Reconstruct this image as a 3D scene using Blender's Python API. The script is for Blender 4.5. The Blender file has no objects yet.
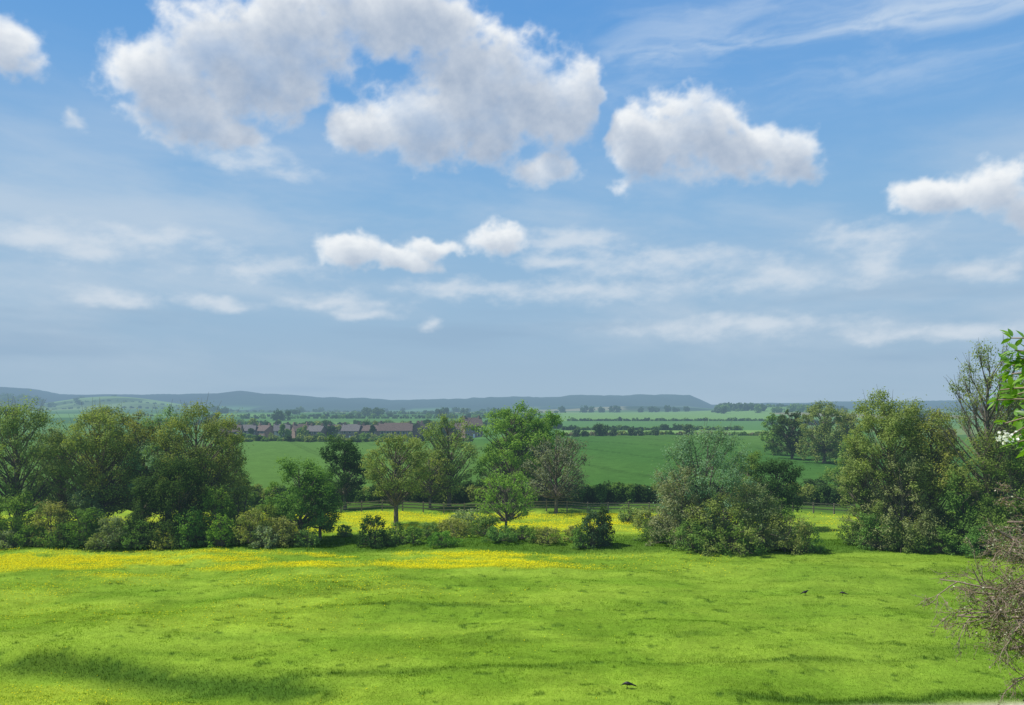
import bpy, math, numpy as np
from mathutils import Vector
rng = np.random.default_rng(11)
F=796.0; HZ=410.0; CH=12.0
scene=bpy.context.scene
scene.view_settings.view_transform='Standard'
scene.view_settings.look='None'
scene.view_settings.exposure=0

# ------------------------------------------------------------------ noise
_tab=np.random.default_rng(3).random((256,256))
def vn(x,y,s=0):
    x=np.asarray(x,float)+s*17.3; y=np.asarray(y,float)+s*31.7
    xi=np.floor(x).astype(int); yi=np.floor(y).astype(int)
    fx=x-xi; fy=y-yi; fx=fx*fx*(3-2*fx); fy=fy*fy*(3-2*fy)
    a=_tab[xi&255,yi&255]; b=_tab[(xi+1)&255,yi&255]; c=_tab[xi&255,(yi+1)&255]; d=_tab[(xi+1)&255,(yi+1)&255]
    return (a*(1-fx)+b*fx)*(1-fy)+(c*(1-fx)+d*fx)*fy
def fbm(x,y,o=4,s=0):
    t=0;a=.5;n=0
    for i in range(o):
        t=t+a*vn(np.asarray(x)*2**i,np.asarray(y)*2**i,s+i); n+=a; a*=.5
    return t/n
_ga=_tab*2*np.pi; _gx=np.cos(_ga); _gy=np.sin(_ga)
def gn(x,y):
    xi=np.floor(x).astype(int); yi=np.floor(y).astype(int); fx=x-xi; fy=y-yi
    u=fx**3*(fx*(fx*6-15)+10); v=fy**3*(fy*(fy*6-15)+10)
    def q(i,j):
        a=(xi+i)&255;b=(yi+j)&255
        return _gx[a,b]*(fx-i)+_gy[a,b]*(fy-j)
    return ((q(0,0)*(1-u)+q(1,0)*u)*(1-v)+(q(0,1)*(1-u)+q(1,1)*u)*v)*1.5
def pf(x,y,o=5,s=0,g=.5,bil=False):
    t=0;a=1;n=0;c,sn=math.cos(.6),math.sin(.6)
    x=np.asarray(x,float)+s*13.7;y=np.asarray(y,float)+s*7.9
    for i in range(o):
        w=gn(x,y); t=t+a*(np.abs(w) if bil else w); n+=a; a*=g
        x,y=(c*x-sn*y)*2.03+5.1,(sn*x+c*y)*2.03+1.7
    return t/n
def sm(a,b,t):
    t=np.clip((np.asarray(t,float)-a)/(b-a),0,1); return t*t*(3-2*t)

# ------------------------------------------------------------------ terrain
ARCX=[-60,-25,-19.8,-14.5,-9.4,-6.9]; ARCY=[39.5,39.0,38.2,37.0,35.4,34.1]
RPX=[-600,-200,0,30,60,180,240,300,400,480,560,600,690,712,760,860,1100,1500]
RRW=[395,391,387,390,395,395,392,397,400,398,396,395,395,404,404,402,400,400]
def terrain(x,y):
    x=np.asarray(x,float); y=np.asarray(y,float)
    b=10.4*(1-np.maximum(y,0)/30.0); z=.5*(b+np.sqrt(b*b+.1))
    md=sm(26,34,y)*(1-sm(300,420,y))
    z=z+md*((fbm(x*.11,y*.11,3,5)-.5)*.95+(fbm(x*.38,y*.6,3,9)-.5)*.22)
    ya=np.interp(x,ARCX,ARCY)
    z=z-.85*(1-sm(ya-.9,ya+.9,y))*(1-sm(-10,-6,x))*sm(29,32,y)
    ys=np.maximum(y,1.0); px=512+F*x/ys
    front=(y>0)
    left=1-sm(440,520,px)
    z=z-3.0*left*sm(300,385,y)*(1-sm(430,900,y))*front
    z=z+7*sm(450,1500,y)
    z=z+front*(1.6*sm(120,260,y)*(1-sm(300,420,y))*np.exp(-((px-680)/150)**2))
    z=z+44*np.exp(-((px-110)/85)**2)*np.exp(-((y-2300)/480)**2)*front
    z=z+16*np.exp(-((px-640)/95)**2)*np.exp(-((y-2300)/400)**2)*front
    z=z+12*np.exp(-((px-790)/75)**2)*np.exp(-((y-1500)/350)**2)*front
    rw=np.interp(px,RPX,RRW)
    hr=CH+(HZ-rw)*4200/F-7
    hr=hr+(fbm(x*.012,y*.0009,3,21)-.5)*26
    z=z+hr*sm(2500,4200,y)
    return z
def gz(x,y): return float(terrain(x,y))
def p2x(px,d): return (px-512)*d/F

# ------------------------------------------------------------------ ground colours
def flower_mask(x,y):
    n=fbm(x*.12,y*.35,4,31); n2=fbm(x*.45,y*1.1,3,37)
    m=sm(57.5,61.5,y+(n-.5)*8)*(1-sm(66,68,y+(n-.5)*2))
    m=m*(1-.93*sm(1,11,x+(n-.5)*16))
    m=m*sm(.38,.66,n*.5+n2*.5+.02)*.9
    px=512+F*x/np.maximum(y,1)
    m2=.6*sm(75,78,y)*(1-sm(90,93,y))*(.25+.75*(1-sm(600,700,px)))*sm(.36,.64,n*.6+n2*.4+.06)
    m3=.10*(1-sm(-14,8,x))*sm(.45,.7,fbm(x*.1,y*.2,3,41)+.05)*sm(31,34,y)*(1-sm(56,60,y))
    ya=np.interp(x,ARCX,ARCY)
    m4=.2*(1-sm(ya-1.9,ya-1.1,y))*(1-sm(-11,-8,x))*sm(31,32,y)
    return np.clip(m+m2+m3+m4,0,1)
def dark_mask(x,y):  # darker tussock and rank grass, plus shade of hollows painted into the colour
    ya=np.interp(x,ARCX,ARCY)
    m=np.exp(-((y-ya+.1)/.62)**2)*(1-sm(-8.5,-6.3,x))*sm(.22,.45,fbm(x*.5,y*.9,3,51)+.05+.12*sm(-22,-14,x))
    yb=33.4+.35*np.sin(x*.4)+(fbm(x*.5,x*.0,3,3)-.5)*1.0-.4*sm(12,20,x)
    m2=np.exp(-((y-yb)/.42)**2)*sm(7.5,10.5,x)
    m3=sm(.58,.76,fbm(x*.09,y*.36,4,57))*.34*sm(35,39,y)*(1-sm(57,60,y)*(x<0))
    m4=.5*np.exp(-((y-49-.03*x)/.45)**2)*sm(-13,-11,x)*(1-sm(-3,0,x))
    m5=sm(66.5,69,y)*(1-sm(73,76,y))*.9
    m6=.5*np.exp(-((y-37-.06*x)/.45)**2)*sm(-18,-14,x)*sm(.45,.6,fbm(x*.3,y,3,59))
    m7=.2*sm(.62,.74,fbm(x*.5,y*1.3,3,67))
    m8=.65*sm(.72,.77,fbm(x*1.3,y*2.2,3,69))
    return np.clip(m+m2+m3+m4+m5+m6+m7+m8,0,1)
def path_mask(x,y):
    yc=31.2+.06*(x-14)
    return sm(11.5,14.5,x)*np.exp(-((y-yc)/1.15)**4)
def lerp(a,b,t): return a+(b-a)*t[...,None]
def C(*a): return np.array(a,float)
def ground_col(x,y):
    x=np.asarray(x,float);y=np.asarray(y,float)
    px=512+F*x/np.maximum(y,1)
    n=fbm(x*.16,y*.35,4,61); n2=fbm(x*.9,y*1.4,3,63)
    c=lerp(C(.142,.248,.020)+0*x[...,None],C(.215,.325,.032),sm(.3,.7,n))
    c=c*(.85+.30*n2[...,None])
    c=lerp(c,C(.152,.252,.028),(sm(4,26,x)*.5))
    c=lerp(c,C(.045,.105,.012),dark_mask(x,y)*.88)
    c=lerp(c,C(.55,.52,.012),flower_mask(x,y)*.5)
    c=lerp(c,C(.45,.40,.32),path_mask(x,y))
    v=sm(93,96,y)
    c=lerp(c,C(.06,.12,.02),v)
    w=C(.042,.112,.022)*(.8+.4*fbm(x*.02,y*.006,3,71))[...,None]
    w=lerp(w,C(.078,.158,.032),sm(.35,.7,fbm(x*.012,y*.008,2,75)))
    tl=np.abs(((x*.94+y*.34)/24.)%1-.5); tl2=np.exp(-((tl-.47)/.02)**2)
    w=w*(1-.22*tl2[...,None])
    f=sm(106,108,y); c=c*(1-f[...,None])+w*f[...,None]
    u=x+.25*y; q=y-.2*x
    iu=np.floor(u/340+.6*vn(x*.002,y*.002,5)); iq=np.floor((np.log(np.maximum(q,50))*3.6))
    h=_tab[(iu*37+iq*91).astype(int)&255,(iu*53+iq*17).astype(int)&255]
    pal=np.array([[.07,.16,.04],[.10,.19,.05],[.05,.12,.035],[.14,.20,.07],[.08,.17,.04],[.19,.19,.11],[.07,.14,.04],[.11,.22,.06]])
    pc=pal[(h*7.99).astype(int)]
    wood=sm(.50,.55,fbm(x*.004,y*.0012,3,81))*sm(1400,2100,y)
    pc=lerp(pc,C(.02,.045,.02),wood)
    edge=np.where(px<460,305,345)
    g=sm(0,8,y-edge); c=c*(1-g[...,None])+pc*g[...,None]
    lh=np.exp(-((px-115)/95)**4)*np.exp(-((y-2200)/450)**2)*(y>0)*(1-.7*wood)
    c=lerp(c,C(.15,.25,.09),lh*.9)
    lf=sm(555,565,px)*(1-sm(765,780,px))*sm(352,358,y)*(1-sm(1500,1600,y))
    stripe=np.where(y<470,0,np.where(y<760,1,2))
    fc=np.array([[.15,.26,.07],[.075,.17,.05],[.13,.24,.07]])[stripe]
    c=c*(1-lf[...,None])+fc*lf[...,None]
    rg=sm(2800,3100,y); c=lerp(c,C(.008,.022,.014),rg*.95)
    return np.clip(c,0,1)

# ------------------------------------------------------------------ materials
def new_mat(name):
    m=bpy.data.materials.new(name); m.use_nodes=True; m.node_tree.nodes.clear(); return m,m.node_tree
hz=bpy.data.node_groups.new("painted_haze",'ShaderNodeTree')  # distance haze painted into surface shaders as emission, no air volume
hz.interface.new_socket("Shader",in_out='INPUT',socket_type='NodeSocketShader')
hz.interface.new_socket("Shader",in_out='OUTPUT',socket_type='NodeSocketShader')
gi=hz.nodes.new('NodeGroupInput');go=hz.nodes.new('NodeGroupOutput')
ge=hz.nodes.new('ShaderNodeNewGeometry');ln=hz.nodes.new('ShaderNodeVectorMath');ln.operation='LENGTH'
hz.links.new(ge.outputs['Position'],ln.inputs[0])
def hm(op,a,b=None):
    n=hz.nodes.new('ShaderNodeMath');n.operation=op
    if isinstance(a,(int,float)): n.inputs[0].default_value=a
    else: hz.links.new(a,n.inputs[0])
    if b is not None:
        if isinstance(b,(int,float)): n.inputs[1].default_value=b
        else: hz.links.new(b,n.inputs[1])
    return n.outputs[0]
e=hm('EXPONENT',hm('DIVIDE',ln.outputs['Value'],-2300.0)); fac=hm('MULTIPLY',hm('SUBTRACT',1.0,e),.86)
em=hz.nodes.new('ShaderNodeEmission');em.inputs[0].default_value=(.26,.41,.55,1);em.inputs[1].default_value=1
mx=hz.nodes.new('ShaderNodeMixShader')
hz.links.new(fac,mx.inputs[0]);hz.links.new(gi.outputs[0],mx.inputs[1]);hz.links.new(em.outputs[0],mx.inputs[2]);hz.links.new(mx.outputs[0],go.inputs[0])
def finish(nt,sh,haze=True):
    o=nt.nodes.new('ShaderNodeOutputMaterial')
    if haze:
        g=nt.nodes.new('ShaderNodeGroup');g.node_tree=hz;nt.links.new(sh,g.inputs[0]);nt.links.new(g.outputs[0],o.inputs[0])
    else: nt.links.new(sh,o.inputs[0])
def foliage_mat(name,tr=.3,haze=True,gloss=.0):
    m,nt=new_mat(name); N=nt.nodes; L=nt.links
    m.cycles.emission_sampling='NONE'
    a=N.new('ShaderNodeAttribute');a.attribute_name='Col'
    d=N.new('ShaderNodeBsdfDiffuse');t=N.new('ShaderNodeBsdfTranslucent');x=N.new('ShaderNodeMixShader');x.inputs[0].default_value=tr
    g=N.new('ShaderNodeMixRGB');g.blend_type='MULTIPLY';g.inputs[0].default_value=1;g.inputs[2].default_value=(1.5,1.5,.6,1)
    L.new(a.outputs[0],d.inputs[0]);L.new(a.outputs[0],g.inputs[1]);L.new(g.outputs[0],t.inputs[0])
    L.new(d.outputs[0],x.inputs[1]);L.new(t.outputs[0],x.inputs[2]); out=x.outputs[0]
    if gloss>0:
        gl=N.new('ShaderNodeBsdfGlossy');gl.inputs['Roughness'].default_value=.45;gl.inputs[0].default_value=(.9,.9,.9,1)
        y=N.new('ShaderNodeMixShader');y.inputs[0].default_value=gloss;L.new(out,y.inputs[1]);L.new(gl.outputs[0],y.inputs[2]);out=y.outputs[0]
    finish(nt,out,haze); return m
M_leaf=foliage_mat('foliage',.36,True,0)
M_near=foliage_mat('near_leaf',.35,False,.05)
M_grass=foliage_mat('grass_blades',.3,False,.0)
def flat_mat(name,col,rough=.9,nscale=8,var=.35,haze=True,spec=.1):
    m,nt=new_mat(name);N=nt.nodes;L=nt.links
    m.cycles.emission_sampling='NONE'
    p=N.new('ShaderNodeBsdfPrincipled');p.inputs['Roughness'].default_value=rough;p.inputs['Specular IOR Level'].default_value=spec
    tc=N.new('ShaderNodeTexCoord');no=N.new('ShaderNodeTexNoise');no.inputs['Scale'].default_value=nscale;no.inputs['Detail'].default_value=3
    L.new(tc.outputs['Object'],no.inputs['Vector'])
    r=N.new('ShaderNodeMapRange');r.inputs[1].default_value=.3;r.inputs[2].default_value=.7;r.inputs[3].default_value=1-var;r.inputs[4].default_value=1+var
    L.new(no.outputs[0],r.inputs[0])
    v=N.new('ShaderNodeVectorMath');v.operation='SCALE';v.inputs[0].default_value=col;L.new(r.outputs[0],v.inputs['Scale'])
    L.new(v.outputs[0],p.inputs['Base Color'])
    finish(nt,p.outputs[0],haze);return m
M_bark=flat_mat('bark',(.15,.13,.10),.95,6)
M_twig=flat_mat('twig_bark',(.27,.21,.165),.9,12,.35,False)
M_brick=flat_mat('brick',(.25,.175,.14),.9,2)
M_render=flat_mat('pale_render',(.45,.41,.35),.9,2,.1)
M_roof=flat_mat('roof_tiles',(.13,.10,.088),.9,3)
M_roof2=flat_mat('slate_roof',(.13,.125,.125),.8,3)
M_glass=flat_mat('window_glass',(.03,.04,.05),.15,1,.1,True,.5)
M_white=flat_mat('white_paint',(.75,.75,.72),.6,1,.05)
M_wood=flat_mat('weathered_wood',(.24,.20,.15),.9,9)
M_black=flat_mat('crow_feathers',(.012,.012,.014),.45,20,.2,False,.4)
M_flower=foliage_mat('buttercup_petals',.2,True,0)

M_ground,nt=new_mat('ground');N=nt.nodes;L=nt.links
M_ground.cycles.emission_sampling='NONE'
a=N.new('ShaderNodeAttribute');a.attribute_name='Col'
geo=N.new('ShaderNodeNewGeometry')
def nz(scale,detail=6,rough=.6,vec=None):
    n=N.new('ShaderNodeTexNoise');n.inputs['Scale'].default_value=scale;n.inputs['Detail'].default_value=detail;n.inputs['Roughness'].default_value=rough
    L.new(vec or geo.outputs['Position'],n.inputs['Vector']);return n.outputs[0]
n1=nz(4.0,5,.7);n2=nz(.35,4,.6)
def mr(s,a0,a1,b0,b1):
    r=N.new('ShaderNodeMapRange');
    for i,v in enumerate((a0,a1,b0,b1)): r.inputs[i+1].default_value=v
    L.new(s,r.inputs[0]);return r.outputs[0]
def mul(p,q):
    m=N.new('ShaderNodeMath');m.operation='MULTIPLY';L.new(p,m.inputs[0]);L.new(q,m.inputs[1]);return m.outputs[0]
vv=N.new('ShaderNodeVectorMath');vv.operation='SCALE';L.new(a.outputs[0],vv.inputs[0]);L.new(mul(mr(n1,.3,.7,.78,1.25),mr(n2,.3,.7,.88,1.12)),vv.inputs['Scale'])
p=N.new('ShaderNodeBsdfDiffuse');L.new(vv.outputs[0],p.inputs[0])
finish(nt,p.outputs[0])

# ------------------------------------------------------------------ mesh helpers
def mesh_obj(name,V,Fc,mats,parent=None,cols=None,smooth=False):
    me=bpy.data.meshes.new(name)
    V=np.asarray(V,dtype=np.float32)
    if isinstance(Fc,np.ndarray):
        m,k=Fc.shape
        me.vertices.add(len(V));me.vertices.foreach_set('co',V.ravel())
        me.loops.add(m*k);me.loops.foreach_set('vertex_index',Fc.astype(np.int32).ravel())
        me.polygons.add(m);me.polygons.foreach_set('loop_start',np.arange(0,m*k,k,dtype=np.int32))
        me.update(calc_edges=True)
    else:
        me.from_pydata(V.tolist(),[],Fc)
    for mt in mats: me.materials.append(mt)
    if cols is not None:
        ca=me.color_attributes.new('Col','FLOAT_COLOR','POINT')
        c4=np.ones((len(V),4),dtype=np.float32);c4[:,:3]=cols;ca.data.foreach_set('color',c4.ravel())
    if smooth: me.polygons.foreach_set('use_smooth',np.ones(len(me.polygons),dtype=bool))
    me.update()
    o=bpy.data.objects.new(name,me);scene.collection.objects.link(o)
    if parent: o.parent=parent
    return o
class Tubes:
    def __init__(s): s.V=[];s.F=[];s.n=0
    def add(s,pts,rad,k=5):
        pts=np.asarray(pts,float);m=len(pts)
        T=np.gradient(pts,axis=0);T/=np.linalg.norm(T,axis=1)[:,None]+1e-9
        ref=np.array([1,0,0.]) if abs(T[0,0])<.8 else np.array([0,1,0.])
        A=np.cross(T,ref);A/=np.linalg.norm(A,axis=1)[:,None]+1e-9;B=np.cross(T,A)
        th=np.arange(k)*2*np.pi/k
        ring=pts[:,None,:]+np.asarray(rad)[:,None,None]*(A[:,None,:]*np.cos(th)[None,:,None]+B[:,None,:]*np.sin(th)[None,:,None])
        s.V.append(ring.reshape(-1,3))
        i=np.arange(m-1)[:,None]*k+np.arange(k)[None,:];j=np.arange(m-1)[:,None]*k+(np.arange(k)[None,:]+1)%k
        s.F.append(np.stack([i,j,j+k,i+k],-1).reshape(-1,4)+s.n);s.n+=m*k
    def get(s): return np.concatenate(s.V),np.concatenate(s.F)
def unit(v): return v/(np.linalg.norm(v,axis=-1,keepdims=True)+1e-9)
def leaf_quads(P,Nn,S,asp=.55):
    r=unit(rng.normal(size=P.shape)); t=unit(np.cross(Nn,r)); b=np.cross(Nn,t)
    S=S[:,None]
    V=np.stack([P-t*S,P-b*S*asp,P+t*S,P+b*S*asp],1).reshape(-1,3)
    return V,np.arange(len(P)*4).reshape(-1,4)

def crown_clumps(n,w,hb,H,prof,lob,seed):
    r=np.random.default_rng(seed)
    t=r.random(n*3); an=r.random(n*3)*2*np.pi
    if prof=='round': pw=np.sin(np.pi*np.clip(t*.90+.07,0,1))**.42
    elif prof=='bush': pw=np.sqrt(np.clip(1-(t*.95)**2,0,1))*(.85+.15*t)
    elif prof=='up': pw=np.sin(np.pi*np.clip(t**1.1*.86+.09,0,1))**.6
    else: pw=(1-t)*.9+.12
    env=1+lob*(fbm(np.cos(an)*1.6+seed,np.sin(an)*1.6+t*3.2,2,seed%7)-.5)*2
    rad=pw*w*env*np.sqrt(r.random(n*3))**.7
    keep=r.random(n*3)<pw+.15; idx=np.where(keep)[0][:n]
    t,an,rad,env=t[idx],an[idx],rad[idx],env[idx]
    z=hb+(H-hb)*t*(.86+.14*env)
    return np.stack([rad*np.cos(an),rad*np.sin(an),np.minimum(z,H*1.02)],1)

cnt=[0]
PAL=dict(olive=((.15,.21,.05),(.29,.345,.095)),mid=((.085,.17,.038),(.18,.30,.06)),dark=((.028,.068,.020),(.07,.135,.035)),
  bright=((.16,.29,.045),(.27,.42,.075)),brown=((.19,.19,.11),(.30,.29,.17)),willow=((.15,.22,.09),(.30,.37,.175)),blue=((.06,.11,.05),(.10,.16,.07)),lush=((.09,.20,.03),(.20,.36,.055)))
def tree(name,px,top,d,hw,hb=.25,prof='round',col='mid',dens=1.0,lob=.35,airy=0.0,trunks=1,twigs=0,clump=1.0):
    cnt[0]+=1;seed=cnt[0]*7+3;r=np.random.default_rng(seed)
    X=p2x(px,d);Z=gz(X,d)-.05;H=CH+(HZ-top)*d/F-Z;w=hw*d/F
    s=max(.00135*d,.045)
    cr=.25*(w*w*H)**(1/3.)*clump*(.8 if airy else 1); cr=min(cr,1.2) if d<150 else cr
    Hc=H-cr*.5; hbz=hb*H+(cr*.5 if hb>0.05 else cr*.25)
    vol=w*w*(Hc-hbz); nc=int(np.clip(3.2*vol/(cr**3)*.40,14,200)); nc=int(nc*(1-.3*airy))
    Cc=crown_clumps(nc,max(w-cr*.4,.3*w),hbz,Hc,prof,lob,seed)
    nc=len(Cc)
    area=2*w*(H-hb*H)
    nl=int(dens*5.6*area/(s*s*1.1)*.6); nl=min(nl,64000)
    sz=cr*(.45+.85*r.random(nc)); wt=sz**2;wt/=wt.sum()
    ci=r.choice(nc,nl,p=wt)
    ns=9;sp_=unit(r.normal(size=(nc,ns,3)))*(r.random((nc,ns,1))**.5)*.72
    si=r.integers(0,ns,nl);dl=unit(r.normal(size=(nl,3)));uu=r.random(nl)**.45
    rel=sp_[ci,si]+dl*uu[:,None]*.46
    off=rel*sz[ci][:,None]*np.array([1,1,.78])
    off*= (1+.35*np.abs(r.normal(size=(nl,1)))*(r.random((nl,1))<.15))
    P=Cc[ci]+off
    if airy:
        P+=unit(Cc[ci]-np.array([0,0,H*.3]))*np.abs(r.normal(size=(nl,1)))*cr*.28*airy
    Nn=unit(dl*.45+unit(rel)*.5+r.normal(size=(nl,3))*.42+np.array([0,0,.5]))
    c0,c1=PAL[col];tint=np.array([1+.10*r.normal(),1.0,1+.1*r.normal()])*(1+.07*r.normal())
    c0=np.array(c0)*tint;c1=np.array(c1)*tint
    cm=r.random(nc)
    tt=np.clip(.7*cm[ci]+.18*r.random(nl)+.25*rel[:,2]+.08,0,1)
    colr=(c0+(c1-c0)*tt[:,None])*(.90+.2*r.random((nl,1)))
    k=P[:,2]>.02
    P,Nn,colr=P[k],Nn[k],colr[k]
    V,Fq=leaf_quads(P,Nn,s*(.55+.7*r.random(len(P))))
    T=Tubes();tr=max(.022*H,.04)/math.sqrt(trunks)
    for q in range(trunks):
        a=2*np.pi*q/trunks+r.random();sp=(0 if trunks==1 else .35*w)
        tz=np.linspace(0,1,9)
        ax=np.stack([sp*np.cos(a)*tz**1.2+.05*H*.25*np.sin(tz*4+a*3)*tz,sp*np.sin(a)*tz**1.2+.05*H*.25*np.cos(tz*3.3+a)*tz,tz*H*.86],1)
        T.add(ax,tr*(1.25-1.12*tz)+.01,6)
        for i in range(q,nc,trunks):
            c=Cc[i];hd=np.hypot(*(c[:2]));z0=np.clip(c[2]-hd*(.55+.5*r.random())-.08*H,.10*H if trunks>1 else .2*H,.84*H)
            f=z0/(H*.86);b0=np.array([np.interp(f,tz,ax[:,0]),np.interp(f,tz,ax[:,1]),z0])
            u=np.linspace(0,1,5)[:,None];mid=b0*.5+c*.5+np.array([0,0,-.06*H*r.random()])+r.normal(size=3)*.02*H
            pts=(1-u)**2*b0+2*u*(1-u)*mid+u*u*c
            T.add(pts,(tr*.38*(1-f*.5))*(1-.8*u[:,0])+.006*d/70,4)
            for _ in range(twigs):
                e=c+unit(c-np.array([0,0,H*.35])+r.normal(size=3)*H*.12)*cr*(.7+.9*r.random())
                pp=np.stack([pts[3],(pts[3]+e)/2+r.normal(size=3)*.06*cr,e]);T.add(pp,[.022,.016,.009],3)
    Vt,Ft=T.get()
    o=mesh_obj(name,Vt,Ft,[M_bark]);o.location=(X,d,Z)
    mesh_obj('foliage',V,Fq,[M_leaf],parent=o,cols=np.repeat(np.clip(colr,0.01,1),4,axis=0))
    return o

# ------------------------------------------------------------------ GROUND
az=np.concatenate([np.linspace(-math.pi,-.75,60)[:-1],np.linspace(-.75,.75,640),np.linspace(.75,math.pi,60)[1:-1]])
ra=[.3]
while ra[-1]<30: ra.append(ra[-1]+.6)
while ra[-1]<96: ra.append(ra[-1]+.25)
while ra[-1]<9000: ra.append(ra[-1]*1.014)
ra=np.array(ra);A,R=np.meshgrid(az,ra)
X=R*np.sin(A);Y=R*np.cos(A)
Zg=terrain(X,Y)
na=len(az);nr=len(ra)
ii=np.arange(nr-1)[:,None]*na;jj=np.arange(na)[None,:];j2=(jj+1)%na
Fg=np.stack([ii+jj,ii+j2,ii+na+j2,ii+na+jj],-1).reshape(-1,4)[:,::-1]
Vg=np.stack([X.ravel(),Y.ravel(),Zg.ravel()],1)
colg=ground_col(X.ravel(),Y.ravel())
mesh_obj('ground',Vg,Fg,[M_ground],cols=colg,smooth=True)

# ------------------------------------------------------------------ GRASS
def blades(name,x,y,h,w,mul_c=1.0,wilt=.7):
    n=len(x);z=terrain(x,y)
    a=rng.random(n)*2*np.pi;la=rng.random(n)*2*np.pi;le=h*wilt*rng.random(n)
    dx=np.cos(a)*w/2;dy=np.sin(a)*w/2
    V=np.empty((n,3,3));V[:,0]=np.stack([x-dx,y-dy,z-.01],1);V[:,1]=np.stack([x+dx,y+dy,z-.01],1)
    V[:,2]=np.stack([x+np.cos(la)*le,y+np.sin(la)*le,z+h],1)
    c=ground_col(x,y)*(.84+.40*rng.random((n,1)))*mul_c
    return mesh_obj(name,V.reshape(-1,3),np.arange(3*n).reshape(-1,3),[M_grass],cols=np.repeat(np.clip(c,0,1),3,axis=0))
n=450000
u=rng.random(n);y=31*np.exp(u*math.log(77/31.));x=(rng.random(n)*2-1)*.70*y
k=(rng.random(n)>path_mask(x,y)*1.1);x,y=x[k],y[k]
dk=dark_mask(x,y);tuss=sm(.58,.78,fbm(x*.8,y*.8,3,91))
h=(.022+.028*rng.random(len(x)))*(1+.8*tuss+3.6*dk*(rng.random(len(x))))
w=.010+.00045*y*(.6+.6*rng.random(len(x)))
blades('meadow_grass',x,y,h,w,1.12)
def petals(name,N0,x0,x1,y0,y1,zh):
    x=rng.random(N0)*(x1-x0)+x0;y=rng.random(N0)*(y1-y0)+y0
    k=rng.random(N0)<flower_mask(x,y)**1.2;x,y=x[k],y[k]
    z=terrain(x,y)+zh*(.5+rng.random(len(x)))
    P=np.stack([x,y,z],1);Nn=unit(rng.normal(size=P.shape)*.45+np.array([0,0,.9]))
    V,Fq=leaf_quads(P,Nn,(.015+.00030*y)*(.7+.6*rng.random(len(x))),.9)
    c=np.array([.80,.72,.012])*(.78+.3*rng.random((len(x),1)))
    return mesh_obj(name,V,Fq,[M_flower],cols=np.repeat(np.clip(c,0,.9),4,axis=0))
petals('buttercup_flowers',300000,-50,18,52,69,.10)
petals('buttercup_flowers',240000,-34,50,75,93,.14)
petals('buttercup_flowers',110000,-40,12,31,57,.06)

# ------------------------------------------------------------------ TREES
T=tree
T('ash_tree',18,398,74,44,.2,'round','olive',.7,.5,.4,1,2)
T('ash_tree',-48,402,74,44,.22,'round','olive',.7,.5,.5,1,2)
T('ash_tree',62,420,79,36,.1,'round','willow',.7,.45,.4,1,1)
T('field_maple_tree',100,404,76,48,.15,'round','olive',.9,.5,.3,1,1)
T('field_maple_tree',136,407,78,42,.15,'round','olive',.85,.5,.3,1,1)
T('field_maple_tree',198,403,75,44,.15,'round','olive',.85,.5,.35,1,1)
T('field_maple_tree',168,408,77,40,.15,'round','willow',.8,.45,.3,1,1)
T('field_maple_tree',228,430,79,26,.1,'round','olive',.75,.5,.4,1,1)
T('hawthorn_tree',180,455,71,38,.02,'bush','dark',1.1,.45)
T('hawthorn_tree',143,474,70.5,28,.02,'bush','dark',1.0,.45)
T('hawthorn_tree',216,484,71,24,.02,'bush','mid',1.0,.45)
for px,top,d,hw,c in [(-30,486,71,40,'mid'),(15,490,70.5,34,'mid'),(52,500,70,26,'olive'),(84,508,69.5,24,'mid'),(60,520,69,26,'mid'),(28,522,69,26,'mid'),(112,514,69,22,'willow'),
   (135,520,69,22,'mid'),(222,512,68.8,18,'lush'),(190,505,69.5,20,'mid'),(252,508,69.5,24,'olive'),(240,480,74,26,'olive'),(283,516,70,24,'olive'),(308,527,70,18,'mid'),(272,500,72,26,'mid'),(84,486,74,30,'willow'),
   (264,526,68.7,18,'willow'),(165,526,68.8,16,'olive'),(100,532,68.4,16,'olive'),(5,530,68.4,20,'willow')]:
    T('shrub',px,top,d,hw,0,'bush',c,.8,.5,0,3)
T('hawthorn_tree',300,457,73,36,.10,'round','mid',1.1,.5)
T('hawthorn_tree',320,476,73.5,24,.12,'round','mid',1.0,.45)
T('hawthorn_tree',345,433,97,25,.1,'round','dark',1.1,.5)
T('oak_tree',396,430,82,36,.26,'round','olive',.95,.5,.1,1,0)
T('ash_tree',449,412,98,27,.12,'round','olive',.65,.5,.5,1,2)
T('ash_tree',430,450,96,24,.2,'round','olive',.75,.5,.3,1,1)
T('sycamore_tree',512,403,101,38,.18,'round','lush',1.3,.6,0,1,0,.85)
T('sycamore_tree',544,412,103,30,.18,'round','lush',1.1,.6,0,1,0,.85)
T('budding_ash_tree',556,436,92,31,.18,'round','brown',.5,.5,.5,1,3)
T('young_willow_tree',506,473,77,31,.18,'round','bright',.65,.5,.4,1,2)
for px,top,d,hw,c in [(372,515,71,22,'dark'),(396,521,71.5,20,'mid'),(413,526,71,14,'mid'),(442,530,69,19,'lush'),(470,508,78,26,'willow'),(452,517,74,22,'olive'),(486,516,75,20,'mid'),
   (520,524,73,22,'mid'),(545,527,72,18,'olive'),(497,525,72,20,'mid'),(592,508,70,18,'blue'),(603,503,70.5,11,'dark'),(580,522,70,12,'mid'),(573,524,73,12,'olive'),(660,516,73,26,'mid'),(645,505,80,18,'olive'),
   (628,505,84,14,'olive'),(700,480,95,30,'mid'),(428,522,74,16,'olive'),(345,524,75,12,'mid')]:
    T('shrub',px,top,d,hw,0,'bush',c,.9,.5,0,3)
T('willow_tree',704,431,72,48,.02,'round','willow',.8,.55,.6,4,2)
T('willow_tree',680,466,71,38,.02,'bush','willow',.8,.5,.6,3,2)
T('willow_tree',748,480,70,42,.02,'bush','willow',.8,.5,.5,3,1)
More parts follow.
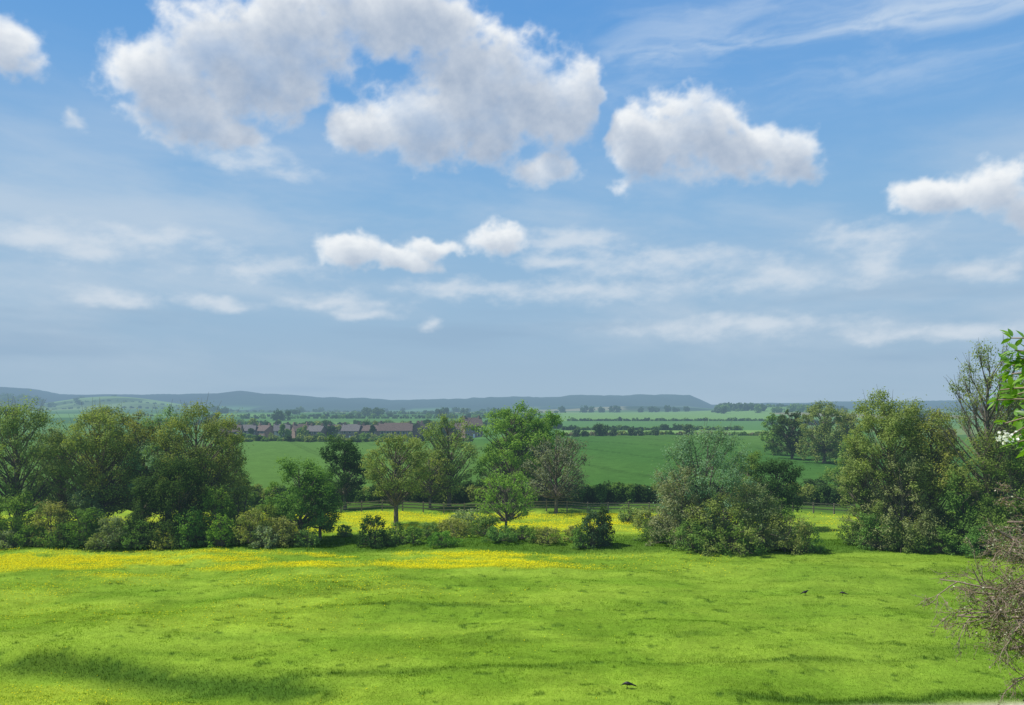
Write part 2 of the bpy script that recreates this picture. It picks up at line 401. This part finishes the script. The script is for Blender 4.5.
T('willow_tree',722,496,68.5,46,.0,'bush','olive',.8,.45,.5,3,1)
for px,top,d,hw,c in [(690,518,68,30,'mid'),(735,520,67.6,32,'mid'),(785,512,68.5,34,'olive'),(806,520,68.5,20,'mid'),(772,497,71,24,'mid')]:
    T('shrub',px,top,d,hw,0,'bush',c,.8,.5,0,3)
T('hawthorn_tree',777,455,80,28,.1,'round','dark',1.0,.5)
T('hawthorn_tree',748,450,82,24,.1,'round','mid',1.0,.5)
T('alder_tree',890,394,70,42,.06,'round','olive',.9,.5,.35,1,1)
T('alder_tree',932,408,69,36,.05,'round','olive',.85,.5,.4,1,1)
T('alder_tree',866,440,71,28,.05,'round','olive',.85,.5,.4,1,1)
T('alder_tree',905,448,68.5,40,.02,'bush','willow',.85,.5,.4,2,1)
T('ash_tree',988,350,66,48,.2,'round','olive',.38,.5,.9,1,5)
T('ash_tree',1052,362,67,50,.2,'round','olive',.5,.45,.8,1,3)
T('hawthorn_tree',1014,425,64,40,.05,'bush','mid',.9,.45,.2,2,1)
T('hawthorn_tree',962,458,67,32,.02,'bush','mid',1.0,.4)
for px,top,d,hw,c in [(880,510,69,30,'mid'),(912,516,68,28,'olive'),(945,505,67.5,26,'dark'),(985,490,66,36,'mid'),(1030,480,65,40,'mid'),(852,520,71,16,'mid'),(940,524,66.5,22,'mid'),(1000,516,64,34,'mid')]:
    T('shrub',px,top,d,hw,0,'bush',c,.8,.5,0,3)
T('lime_tree',824,402,176,27,.05,'round','olive',1.2,.4,0,1,0,.8)
T('lime_tree',792,408,186,19,.05,'round','dark',1.1,.4,0,1,0,.8)
T('lime_tree',773,414,200,12,.03,'round','mid',1.1,.4)
T('lime_tree',848,410,180,14,.05,'round','olive',1.1,.35)
T('lime_tree',858,430,150,20,.02,'bush','mid',1.1,.35)
for px,top,d,hw,c in [(842,466,120,22,'mid'),(815,478,112,18,'dark'),(860,478,112,20,'mid'),(833,486,104,18,'mid')]:
    T('shrub',px,top,d,hw,0,'bush',c,1,.4,0,3)

# ------------------------------------------------------------------ masses
def mass(name,items,nleaf=1.0):
    PV=[];PC=[];PN=[];PS=[];Tb=Tubes()
    for (x,y,H,w,c) in items:
        s=max(.0014*y,.08);z0=gz(x,y)
        n=int(np.clip(nleaf*5*2*w*H/(s*s),30,2200))
        nc=max(3,int(7*min(w,H)/max(w,H)*1.6));
        cc=np.stack([(rng.random(nc)*2-1)*w*.6,(rng.random(nc)*2-1)*w*.5,H*(.3+.42*rng.random(nc))],1)
        rs=np.minimum(w*.55,H*.32)*(.7+.6*rng.random(nc))
        ci=rng.integers(0,nc,n);dr=unit(rng.normal(size=(n,3)))
        P=cc[ci]+dr*(rng.random((n,1))**.4)*rs[ci][:,None]
        P[:,2]=np.maximum(P[:,2]*1.0,0.05)
        low=rng.random(n)<.25;P[low,2]*=rng.random(low.sum())
        c0,c1=PAL[c];c0=np.array(c0);c1=np.array(c1)
        col=(c0+(c1-c0)*(.5*rng.random(nc)[ci]+.5*rng.random(n))[:,None])*(.80+.25*rng.random((n,1)))
        PV.append(P+np.array([x,y,z0]));PC.append(col);PN.append(unit(dr*.8+rng.normal(size=(n,3))*.5+np.array([0,0,.3])));PS.append(np.full(n,s)*(.6+.7*rng.random(n)))
        Tb.add([[x,y,z0-.2],[x,y,z0+H*.35],[x+.02*H,y,z0+H*.7]],[.03*H,.022*H,.01*H],5)
    P=np.concatenate(PV);V,Fq=leaf_quads(P,np.concatenate(PN),np.concatenate(PS),.7)
    Vt,Ft=Tb.get()
    o=mesh_obj(name,Vt,Ft,[M_bark])
    mesh_obj('foliage',V,Fq,[M_leaf],parent=o,cols=np.repeat(np.concatenate(PC),4,axis=0));return o
def pick(*a): return a[rng.integers(len(a))]
it=[]
for px in np.arange(225,880,5.0):
    d=103+2*rng.random();it.append((p2x(px+rng.random()*4,d),d,1.5+1.5*rng.random(),1.0+.7*rng.random(),pick('dark','dark','mid','olive')))
mass('field_hedge',it)
it=[]
for px in np.arange(220,470,2.6):
    d=300+4*rng.random();it.append((p2x(px,d),d,1.2+1.6*rng.random()**3,1.6,pick('dark','mid','olive')))
for px in np.arange(565,770,2.2):
    d=350+4*rng.random();it.append((p2x(px,d),d,1.0+1.2*rng.random()**3,2,pick('olive','mid','brown')))
mass('field_hedge',it)
it=[]
def tr(px,top,d,hw,c):
    x=p2x(px,d);it.append((x,d,max(CH+(HZ-top)*d/F-gz(x,d),1.5),hw*d/F,c))
for i in range(100):
    tr(225+rng.random()*250,416+rng.random()*11,385+110*rng.random(),3+4*rng.random(),pick('mid','dark','olive','blue'))
for i in range(22): tr(225+rng.random()*250,429+rng.random()*6,370,2.5+3*rng.random(),pick('mid','olive'))
for px,top,hw in [(602,422,9),(632,426,5),(688,423,6),(612,428,5),(585,430,4),(640,429,4),(575,426,6),(655,428,4),(720,430,4)]: tr(px,top,335,hw,pick('dark','blue'))
for i in range(40): tr(430+rng.random()*130,416+rng.random()*8,420+200*rng.random(),4+4*rng.random(),pick('mid','dark'))
mass('distant_trees',it,.8)
it=[]
for px in [562,584,590,601,612,618,640,648,655,668,676,686]: tr(px+rng.random()*2,404.5+rng.random()*2,1500,3.6+rng.random()*1.6,'dark')
for i in range(85): tr(712+rng.random()*130,402+rng.random()*10,1100+500*rng.random(),4+4*rng.random(),pick('dark','blue','mid'))
for i in range(20): tr(-10+rng.random()*45,390+rng.random()*6,2000+200*rng.random(),5+5*rng.random(),pick('dark','dark','blue'))
for i in range(80):
    d=700+2000*rng.random()**1.3; px=rng.random()*1150-60
    if 555<px<770: continue
    it.append((p2x(px,d),d,7+6*rng.random(),6+9*rng.random(),pick('dark','blue','dark')))
for k in range(8):
    d=600*1.19**k*(.95+.1*rng.random()); pa=rng.random()*700-60; pb=pa+150+250*rng.random(); dd=d*(1+.25*(rng.random()-.5))
    for q in np.linspace(0,1,50):
        D=d+(dd-d)*q;P_=pa+(pb-pa)*q
        if 560<P_<765: continue
        it.append((p2x(P_,D),D,2.0+3.5*rng.random()**2,4+3*rng.random(),pick('dark','blue','mid')))
for d,a_,b_ in [(470,565,740),(760,570,765)]:
    for P_ in np.arange(a_,b_,2.5): it.append((p2x(P_,d),d,1.5+2.5*rng.random()**3,2.5+d*.002,pick('dark','mid')))
mass('distant_trees',it,.8)

# ------------------------------------------------------------------ HOUSES
def box(V,Fc,x0,x1,y0,y1,z0,z1):
    n=len(V);V+= [(x0,y0,z0),(x1,y0,z0),(x1,y1,z0),(x0,y1,z0),(x0,y0,z1),(x1,y0,z1),(x1,y1,z1),(x0,y1,z1)]
    Fc+=[[n,n+3,n+2,n+1],[n+4,n+5,n+6,n+7],[n,n+1,n+5,n+4],[n+1,n+2,n+6,n+5],[n+2,n+3,n+7,n+6],[n+3,n,n+4,n+7]]
def house(name,px,d,W,wall,roof,eave=5.0,ridge=8.0,rot=0.,D=8.):
    x=p2x(px,d);z=gz(x,d)-.1
    e=bpy.data.objects.new(name,None);scene.collection.objects.link(e);e.location=(x,d,z);e.rotation_euler=(0,0,rot)
    w=W/2;h=D/2
    V=[(-w,-h,0),(w,-h,0),(w,h,0),(-w,h,0),(-w,-h,eave),(w,-h,eave),(w,h,eave),(-w,h,eave),(-w,0,ridge-.1),(w,0,ridge-.1)]
    mesh_obj('walls',V,[[0,1,5,4],[2,3,7,6],[1,2,6,9,5],[3,0,4,8,7]],[wall],e)
    o=.4;t=.22
    V=[(-w-o,-h-o,eave-.3),(w+o,-h-o,eave-.3),(w+o,0,ridge),(-w-o,0,ridge),(-w-o,h+o,eave-.3),(w+o,h+o,eave-.3)]
    V+=[(a,b,c+t) for a,b,c in V]
    Fc=[[6,7,8,9],[9,8,11,10],[0,3,2,1],[3,4,5,2],[0,1,7,6],[4,10,11,5],[1,2,8,7],[2,5,11,8],[0,6,9,3],[3,9,10,4]]
    mesh_obj('roof',V,Fc,[roof],e)
    V=[];Fc=[];box(V,Fc,-w+.3,-w+1.3,-.5,.5,ridge-1,ridge+1.2);box(V,Fc,w-1.3,w-.3,-.5,.5,ridge-1,ridge+1.2);mesh_obj('chimneys',V,Fc,[M_brick],e)
    V=[];Fc=[];Vf=[];Ff=[]
    for zz in (.9,3.3):
        for cx in np.arange(-w+1.7,w-1,2.6):
            if zz<1 and abs(cx)<1: continue
            box(Vf,Ff,cx-.72,cx+.72,-h-.06,-h+.02,zz-.07,zz+1.37);box(V,Fc,cx-.6,cx+.6,-h-.09,-h+.01,zz,zz+1.3)
    mesh_obj('window_frames',Vf,Ff,[M_white],e);mesh_obj('window_panes',V,Fc,[M_glass],e)
    V=[];Fc=[];box(V,Fc,-.45,.45,-h-.08,-h+.02,.1,2.1);mesh_obj('door',V,Fc,[M_white],e)
for i,px in enumerate([232,247,265,282,301,317,336,352,371]):
    house('rendered_house' if i in(1,3,6) else 'brick_house',px,394+22*rng.random(),7+2.2*rng.random(),M_render if i in(1,3,6) else M_brick,(M_roof,M_roof2)[i%2],4.6,6.9+1.2*rng.random(),rng.normal()*.4)
house('brick_house',396,394,16,M_brick,M_roof,5,8.6,.05)
house('brick_house',420,400,8,M_brick,M_roof,5,8.6,1.4)
house('brick_house',472,400,9,M_brick,M_roof,6,10.0,.3)
house('rendered_house',456,410,8,M_render,M_roof,5,8,.1)

# ------------------------------------------------------------------ FENCE
V=[];Fc=[]
xs=np.arange(p2x(300,93),p2x(870,93),2.4)
for i,x in enumerate(xs):
    z=gz(x,93);hh=1.25+rng.normal()*.04;box(V,Fc,x-.07,x+.07,92.94,93.06,z-.3,z+hh)
    if i<len(xs)-1:
        x2=xs[i+1];z2=gz(x2,93)
        for rz in (.45,.8,1.08):
            n=len(V);V+=[(x+.0,92.90,z+rz),(x2,92.90,z2+rz),(x2,92.90,z2+rz+.11),(x,92.90,z+rz+.11),(x,92.935,z+rz),(x2,92.935,z2+rz),(x2,92.935,z2+rz+.11),(x,92.935,z+rz+.11)]
            Fc+=[[n,n+1,n+2,n+3],[n+4,n+7,n+6,n+5],[n,n+4,n+5,n+1],[n+3,n+2,n+6,n+7]]
mesh_obj('wooden_fence',V,Fc,[M_wood])

# ------------------------------------------------------------------ CROWS
def crow(px,row,heading,scale=1.,head_down=False):
    d=CH*F/(row-HZ);x=p2x(px,d);z=gz(x,d)
    Tb=Tubes()
    hd=-.07 if head_down else 0
    spine=[(-.15,0,.15),(-.12,0,.16),(-.05,0,.17),(.04,0,.185),(.10,0,.20+hd*.3),(.13,0,.235+hd),(.165,0,.25+hd*1.4),(.19,0,.25+hd*1.6),(.205,0,.247+hd*1.7),(.25,0,.238+hd*2),(.27,0,.23+hd*2.1)]
    Tb.add(spine,[.004,.035,.062,.068,.055,.036,.034,.027,.014,.009,.002],10)
    for s in (-1,1):
        Tb.add([(.08,s*.055,.20),(.0,s*.07,.19),(-.12,s*.055,.16),(-.24,s*.02,.13)],[.02,.038,.026,.004],6)
        Tb.add([(.02,s*.03,.13),(.035,s*.03,.07),(.015,s*.03,.01)],[.017,.007,.006],5)
        for a in (-.5,0,.5,3.1): Tb.add([(.015,s*.03,.01),(.015+.045*math.cos(a),s*.03+.045*math.sin(a),.006)],[.005,.003],4)
    Tb.add([(-.12,0,.155),(-.2,0,.135),(-.3,0,.11)],[.03,.028,.022],6)
    V,Fq=Tb.get();o=mesh_obj('crow',V,Fq,[M_black],smooth=True);o.location=(x,d,z+.03);o.rotation_euler=(0,0,heading);o.scale=(scale,)*3
crow(628,694,math.pi*.95,1.15,True);crow(805,597,.3,1.1);crow(843,597,2.6,1.0,True)

# ------------------------------------------------------------------ NEAR RIGHT: drooping twiggy tree
def grow(Tb,ends,p,dirv,length,rad,lev,rr,droop):
    n=6;pts=[np.array(p,float)];dv=unit(np.array(dirv,float))
    for i in range(n):
        dv=unit(dv+rr.normal(size=3)*.17+np.array([0,0,droop]));pts.append(pts[-1]+dv*length/n)
    rd=np.linspace(rad,rad*.45,n+1);Tb.add(pts,rd,5 if lev<2 else 3)
    if lev>=2: ends.append(np.array(pts[1:]))
    if lev<4:
        nb=[5,5,5,4][lev]
        for k in range(nb):
            f=rr.uniform(.25,1.0);i=int(f*n);b=pts[i]
            dd=unit(pts[min(i+1,n)]-pts[max(i-1,0)]);side=rr.normal(size=3)
            nd=unit(dd*.75+side*.42)
            grow(Tb,ends,b,nd,length*rr.uniform(.38,.6),max(rad*.5,.0055),lev+1,rr,droop)
rr=np.random.default_rng(5)
Tb=Tubes();ends=[]
bx,by=13.55,16.5;bz=gz(bx,by)
trunk=np.array([(bx,by,bz-.2),(bx-.1,by,bz+1.6),(bx-.3,by-.1,bz+3.0),(bx-.2,by-.1,bz+4.3),(bx,by,bz+5.0)])
Tb.add(trunk,[.2,.17,.14,.11,.06],8)
for p0,dv,Ln in [(trunk[2],(-1,-.1,.22),3.2),(trunk[2],(-1,.2,.05),3.3),(trunk[3],(-1,-.2,.06),3.0),(trunk[3],(-.9,.25,.2),2.8),(trunk[3],(-.8,.1,.3),2.4),(trunk[2],(.8,.3,.6),2.6),(trunk[3],(.3,.8,.5),2.6),(trunk[1],(-1,.05,.25),3.1),(trunk[3],(.4,-.6,.6),2.3),(trunk[3],(-1,0,.1),3.2),(trunk[2],(-1,-.3,.1),3.3),(trunk[3],(-1,.1,-.05),3.0),(trunk[2],(-1,.1,-.1),3.1)]:
    grow(Tb,ends,p0,dv,Ln,.06,0,rr,-.03)
V,Fq=Tb.get();o=mesh_obj('twiggy_hawthorn_tree',V,Fq,[M_twig])
E=np.concatenate(ends);m_=min(24000,len(E)*3);E=E[rr.choice(len(E),m_)]+rr.normal(size=(m_,3))*.035
S=.016+.018*rr.random(len(E));V,Fq=leaf_quads(E,unit(rr.normal(size=E.shape)+np.array([0,0,.5])),S)
c=np.where(rr.random((len(E),1))<.68,C(.17,.235,.07),C(.28,.21,.13))*(.7+.6*rr.random((len(E),1)))
mesh_obj('foliage',V,Fq,[M_near],parent=o,cols=np.repeat(c,4,axis=0))

# ------------------------------------------------------------------ NEAR RIGHT: leafy elder with blossom
def big_leaves(P,Dv,S,cols,wd=.36):
    n=len(P);t=unit(Dv);up=unit(rng.normal(size=(n,3))*.5+np.array([0,-.25,1.]));b=unit(np.cross(t,up));nn=np.cross(b,t)
    V=[];prof=[(0,.02),(.22,.75),(.5,1.0),(.78,.62),(1,.0)]
    for s,w in prof:
        c=P+t*(S*s)[:,None]-nn*(S*.16*s*s)[:,None]
        ww=(S*wd*.5*2*w)[:,None]
        V+=[c-b*ww*.5+nn*ww*.14,c,c+b*ww*.5+nn*ww*.14]
    V=np.stack(V,1);nv=15;Fq=[]
    for i in range(4):
        a=i*3;Fq+=[[a,a+1,a+4,a+3],[a+1,a+2,a+5,a+4]]
    Fq=np.array(Fq)[None]+np.arange(n)[:,None,None]*nv
    return V.reshape(-1,3),Fq.reshape(-1,4),np.repeat(cols,nv,axis=0)
Tb=Tubes();bx,by=3.76,5.2;bz=gz(bx,by)
st=np.array([(bx,by,bz-.1),(bx-.05,by,bz+1),(bx-.05,by,bz+2),(bx-.02,by,bz+3),(bx,by,bz+3.85)])
Tb.add(st,[.07,.06,.045,.03,.012],7)
P=[];Dv=[]
for k in range(100):
    f=rr.uniform(.82,1);b=np.array([np.interp(f,np.linspace(0,1,5),st[:,i]) for i in range(3)])
    a=rr.uniform(0,2*np.pi);dv=unit(np.array([math.cos(a),math.sin(a),.15+rr.normal()*.25]));Ln=rr.uniform(.3,.58)
    pts=[b+dv*Ln*s+np.array([0,0,-.1*s*s]) for s in np.linspace(0,1,6)];Tb.add(pts,np.linspace(.012,.004,6),4)
    for s in range(2,6):
        for q in range(4):
            P.append(pts[s]+rr.normal(size=3)*.01);Dv.append(dv*.7+rr.normal(size=3)*.6+np.array([0,0,-.1]))
P=np.array(P);Dv=np.array(Dv);n=len(P)
c=lerp(C(.09,.22,.025)+np.zeros((n,3)),C(.20,.38,.04),rr.random(n))
V,Fq,cc=big_leaves(P,Dv,.07+.05*rr.random(n),c)
Vt,Ft=Tb.get();o=mesh_obj('leafy_elder_shrub',Vt,Ft,[M_twig])
mesh_obj('foliage',V,Fq,[M_near],parent=o,cols=cc)
bc=np.array([p2x(1006,4.75),4.75,CH+(HZ-438)*4.75/F])
Tb=Tubes();Tb.add([st[4]*.5+st[3]*.5,(st[4]*.5+st[3]*.5+bc)/2+np.array([0,0,.05]),bc],[.01,.006,.004],4);Vt,Ft=Tb.get();mesh_obj('blossom_stalk',Vt,Ft,[M_twig],parent=o)
Pb=bc+rr.normal(size=(60,3))*np.array([.022,.02,.022])
V,Fq=leaf_quads(Pb,unit(rr.normal(size=Pb.shape)*.5+np.array([-.3,-.6,.7])),.008+.005*rr.random(60),.9)
mesh_obj('blossom',V,Fq,[M_near],parent=o,cols=np.full((len(V),3),.7))

# ------------------------------------------------------------------ LIGHT
EL,AZ=math.radians(56),math.radians(-90)
s=Vector((math.cos(EL)*math.sin(AZ),math.cos(EL)*math.cos(AZ),math.sin(EL)))
sl=bpy.data.lights.new('sun','SUN');sl.energy=5.0;sl.angle=math.radians(.5);sl.color=(1,.96,.88)
so=bpy.data.objects.new('sun',sl);so.rotation_euler=s.to_track_quat('Z','Y').to_euler();scene.collection.objects.link(so)

# ------------------------------------------------------------------ SKY
w=bpy.data.worlds.new("World");scene.world=w;w.use_nodes=True;nt=w.node_tree;nt.nodes.clear()
sky=nt.nodes.new('ShaderNodeTexSky');sky.sky_type='NISHITA';sky.sun_disc=False;sky.sun_elevation=EL;sky.sun_rotation=AZ;sky.air_density=1;sky.dust_density=1.5;sky.ozone_density=2
bg=nt.nodes.new('ShaderNodeBackground');bg.inputs[1].default_value=.10;nt.links.new(sky.outputs[0],bg.inputs[0])
wo=nt.nodes.new('ShaderNodeOutputWorld');nt.links.new(bg.outputs[0],wo.inputs[0])
def lin(*c):
    c=np.array(c,float)/255;return np.where(c<.04045,c/12.92,((c+.055)/1.055)**2.4)
def deg(px,row):
    a=math.atan((px-512)/F);e=math.atan((HZ-row)/math.hypot(F,px-512));return math.degrees(a),math.degrees(e)
def blobfield(A,E,lst,K=9.):
    acc=np.full(A.shape,-3.)
    for px,row,rx,ry in lst:
        a_,e_=deg(px,row);ca=math.cos(math.radians(a_));rxd=math.degrees(rx/F)*ca*ca;ryd=math.degrees(ry/F)*ca
        f=1-np.sqrt(((A-a_)/rxd)**2+((E-e_)/ryd)**2)
        acc=np.logaddexp(acc*K,np.clip(f,-3,3)*K)/K
    return acc
CUM=[(160,80,58,46),(195,112,60,38),(235,132,38,16),(235,62,88,52),(290,28,94,46),(285,85,52,34),(380,6,95,38),(430,24,60,32),
 (362,130,44,28),(415,126,66,38),(475,118,76,44),(540,100,74,42),(588,92,34,26),(480,70,66,42),
 (545,170,46,19),(640,140,50,42),(690,132,60,40),(738,156,48,27),(790,156,36,25),
 (935,196,56,19),(985,186,54,27),(1035,205,60,24),(5,46,44,32),
 (352,252,36,18),(400,260,44,12),(436,248,30,11),(492,239,42,17),(-250,60,160,60),(1350,80,180,60),(300,-300,200,90),(900,-350,200,110)]
GAPS=[(605,122,9,30,.6),(320,130,15,20,.5),(608,70,14,28,.6),(600,165,12,14,.3)]
FNT=[(214,303,32,9),(362,314,38,8),(432,325,18,7),(590,291,96,15),(555,263,44,11),(655,262,100,20),(780,277,90,16),(888,262,40,20),(985,268,66,14),(73,118,15,11),(258,268,64,14),(45,242,90,20),
 (150,238,90,14),(740,327,130,13),(940,332,130,13),(330,300,70,10),(120,298,80,10),(460,290,70,10),(250,160,60,14),(560,240,70,14),(860,235,60,12)]
def cum(A,E):
    wx=pf(A*.16,E*.2,3,1)*1.5+pf(A*.6,E*.7,4,2)*.6; wy=pf(A*.16,E*.2,3,3)*.8+pf(A*.6,E*.7,4,4)*.5
    f=blobfield(A+wx,E+wy,CUM)+.50*pf(A*.26,E*.36,7,6,.52)+.55*(.30-pf(A*.5,E*.62,5,7,.55,True))
    for px,row,rx,ry,k in GAPS:
        a_,e_=deg(px,row);f=f-k*np.exp(-((A+wx-a_)/math.degrees(rx/F))**2-((E+wy-e_)/math.degrees(ry/F))**2)
    return f
def sky_cols(A,E):
    key=[-5,0,3,8,14,21,27,45];kc=np.array([lin(*c) for c in [(155,182,201),(163,187,206),(158,185,208),(152,186,215),(136,180,219),(112,166,220),(96,155,217),(60,120,195)]])
    base=np.stack([np.interp(E,key,kc[:,i]) for i in range(3)],-1)
    sh=pf(A*.035,E*.11,3,15)*3
    n=pf(A*.045+sh*.1,E*.16+A*.01,7,11,.58)
    band=sm(1,7,E)*(1-sm(12,22,E))
    veil=sm(-.35,.6,n)*(.10+.48*band)
    base=lerp(base,lin(204,216,228),veil)
    dk=sm(.0,.5,pf(A*.04,E*.4,4,17))*(1-sm(6,12,E))*sm(0,2,E)
    base=lerp(base,lin(142,171,199),dk*.4)
    sl=E-.01*A
    n=pf(A*.075+.35*pf(A*.12,E*.15,4,23),sl*.42+.45*pf(A*.1,E*.16,4,24),7,19,.6)
    m=sm(1,12,A)*sm(18.0,21.5,E)*(1-sm(25.8,28,E))
    m2=np.exp(-((sl-23.6)/.7)**2)*sm(5,9,A)
    cir=np.clip(sm(-.25,.6,n)*m*.36+m2*sm(-.4,.5,n)*.5,0,.6)
    base=lerp(base,lin(214,227,240),cir)
    wx=pf(A*.3,E*.5,4,31)*2.4;wy=pf(A*.3,E*.5,4,33)*.8
    f=blobfield(A+wx,E+wy,FNT,6.)+.95*pf(A*.33,E*.75,8,35,.62)
    a=sm(-.3,1.15,f)*.68
    base=lerp(base,lin(220,228,236),a)
    f=cum(A,E)
    tau=0
    for k in range(1,7):
        tau=tau+np.clip(cum(A-.24*k,E+.46*k)-.02,0,1.0)
    light=np.exp(-tau*.62)
    d5=pf(A*.5,E*.6,6,41,.6)
    light=np.clip(light*.98+.26*d5+.08+.16*(1-sm(0,.45,f)),0,1)
    a=sm(-.12,.48,f);a=a*(1-.24*sm(-.1,.5,pf(A*.22,E*.3,5,43))*(E>15))
    col=lerp(lin(160,177,200)+0*f[...,None],lin(245,248,250),light)
    lowf=(1-sm(4,16,E))*.3
    col=lerp(col,lin(180,202,219),lowf)
    base=lerp(base,col,a*.97)
    return base
azd=np.concatenate([np.linspace(-180,-36,60)[:-1],np.arange(-36,36,.075),np.linspace(36,180,60)[:-1]])
eld=np.concatenate([np.arange(-3,30,.075),np.linspace(30.2,45,30)])
A,E=np.meshgrid(azd,eld)
col=sky_cols(A,E)
R=9500;ar,er=np.radians(A),np.radians(E)
V=np.stack([R*np.cos(er)*np.sin(ar),R*np.cos(er)*np.cos(ar),R*np.sin(er)+CH],-1).reshape(-1,3)
na=len(azd);ne=len(eld)
ii=np.arange(ne-1)[:,None]*na;jj=np.arange(na)[None,:];j2=(jj+1)%na
Fs=np.stack([ii+jj,ii+j2,ii+na+j2,ii+na+jj],-1).reshape(-1,4)
M_sky,nt=new_mat('sky');M_sky.cycles.emission_sampling='NONE'
a=nt.nodes.new('ShaderNodeAttribute');a.attribute_name='Col';em=nt.nodes.new('ShaderNodeEmission');nt.links.new(a.outputs[0],em.inputs[0]);finish(nt,em.outputs[0],False)
mesh_obj('sky',V,Fs,[M_sky],cols=col.reshape(-1,3),smooth=True)

# ------------------------------------------------------------------ CAMERA
cd=bpy.data.cameras.new('camera');cd.sensor_width=36;cd.lens=36*F/1024;cd.shift_y=(HZ-352.5)/1024;cd.clip_end=20000;cd.clip_start=.1
co=bpy.data.objects.new('camera',cd);co.location=(0,0,CH);co.rotation_euler=(math.pi/2,0,0);scene.collection.objects.link(co);scene.camera=co
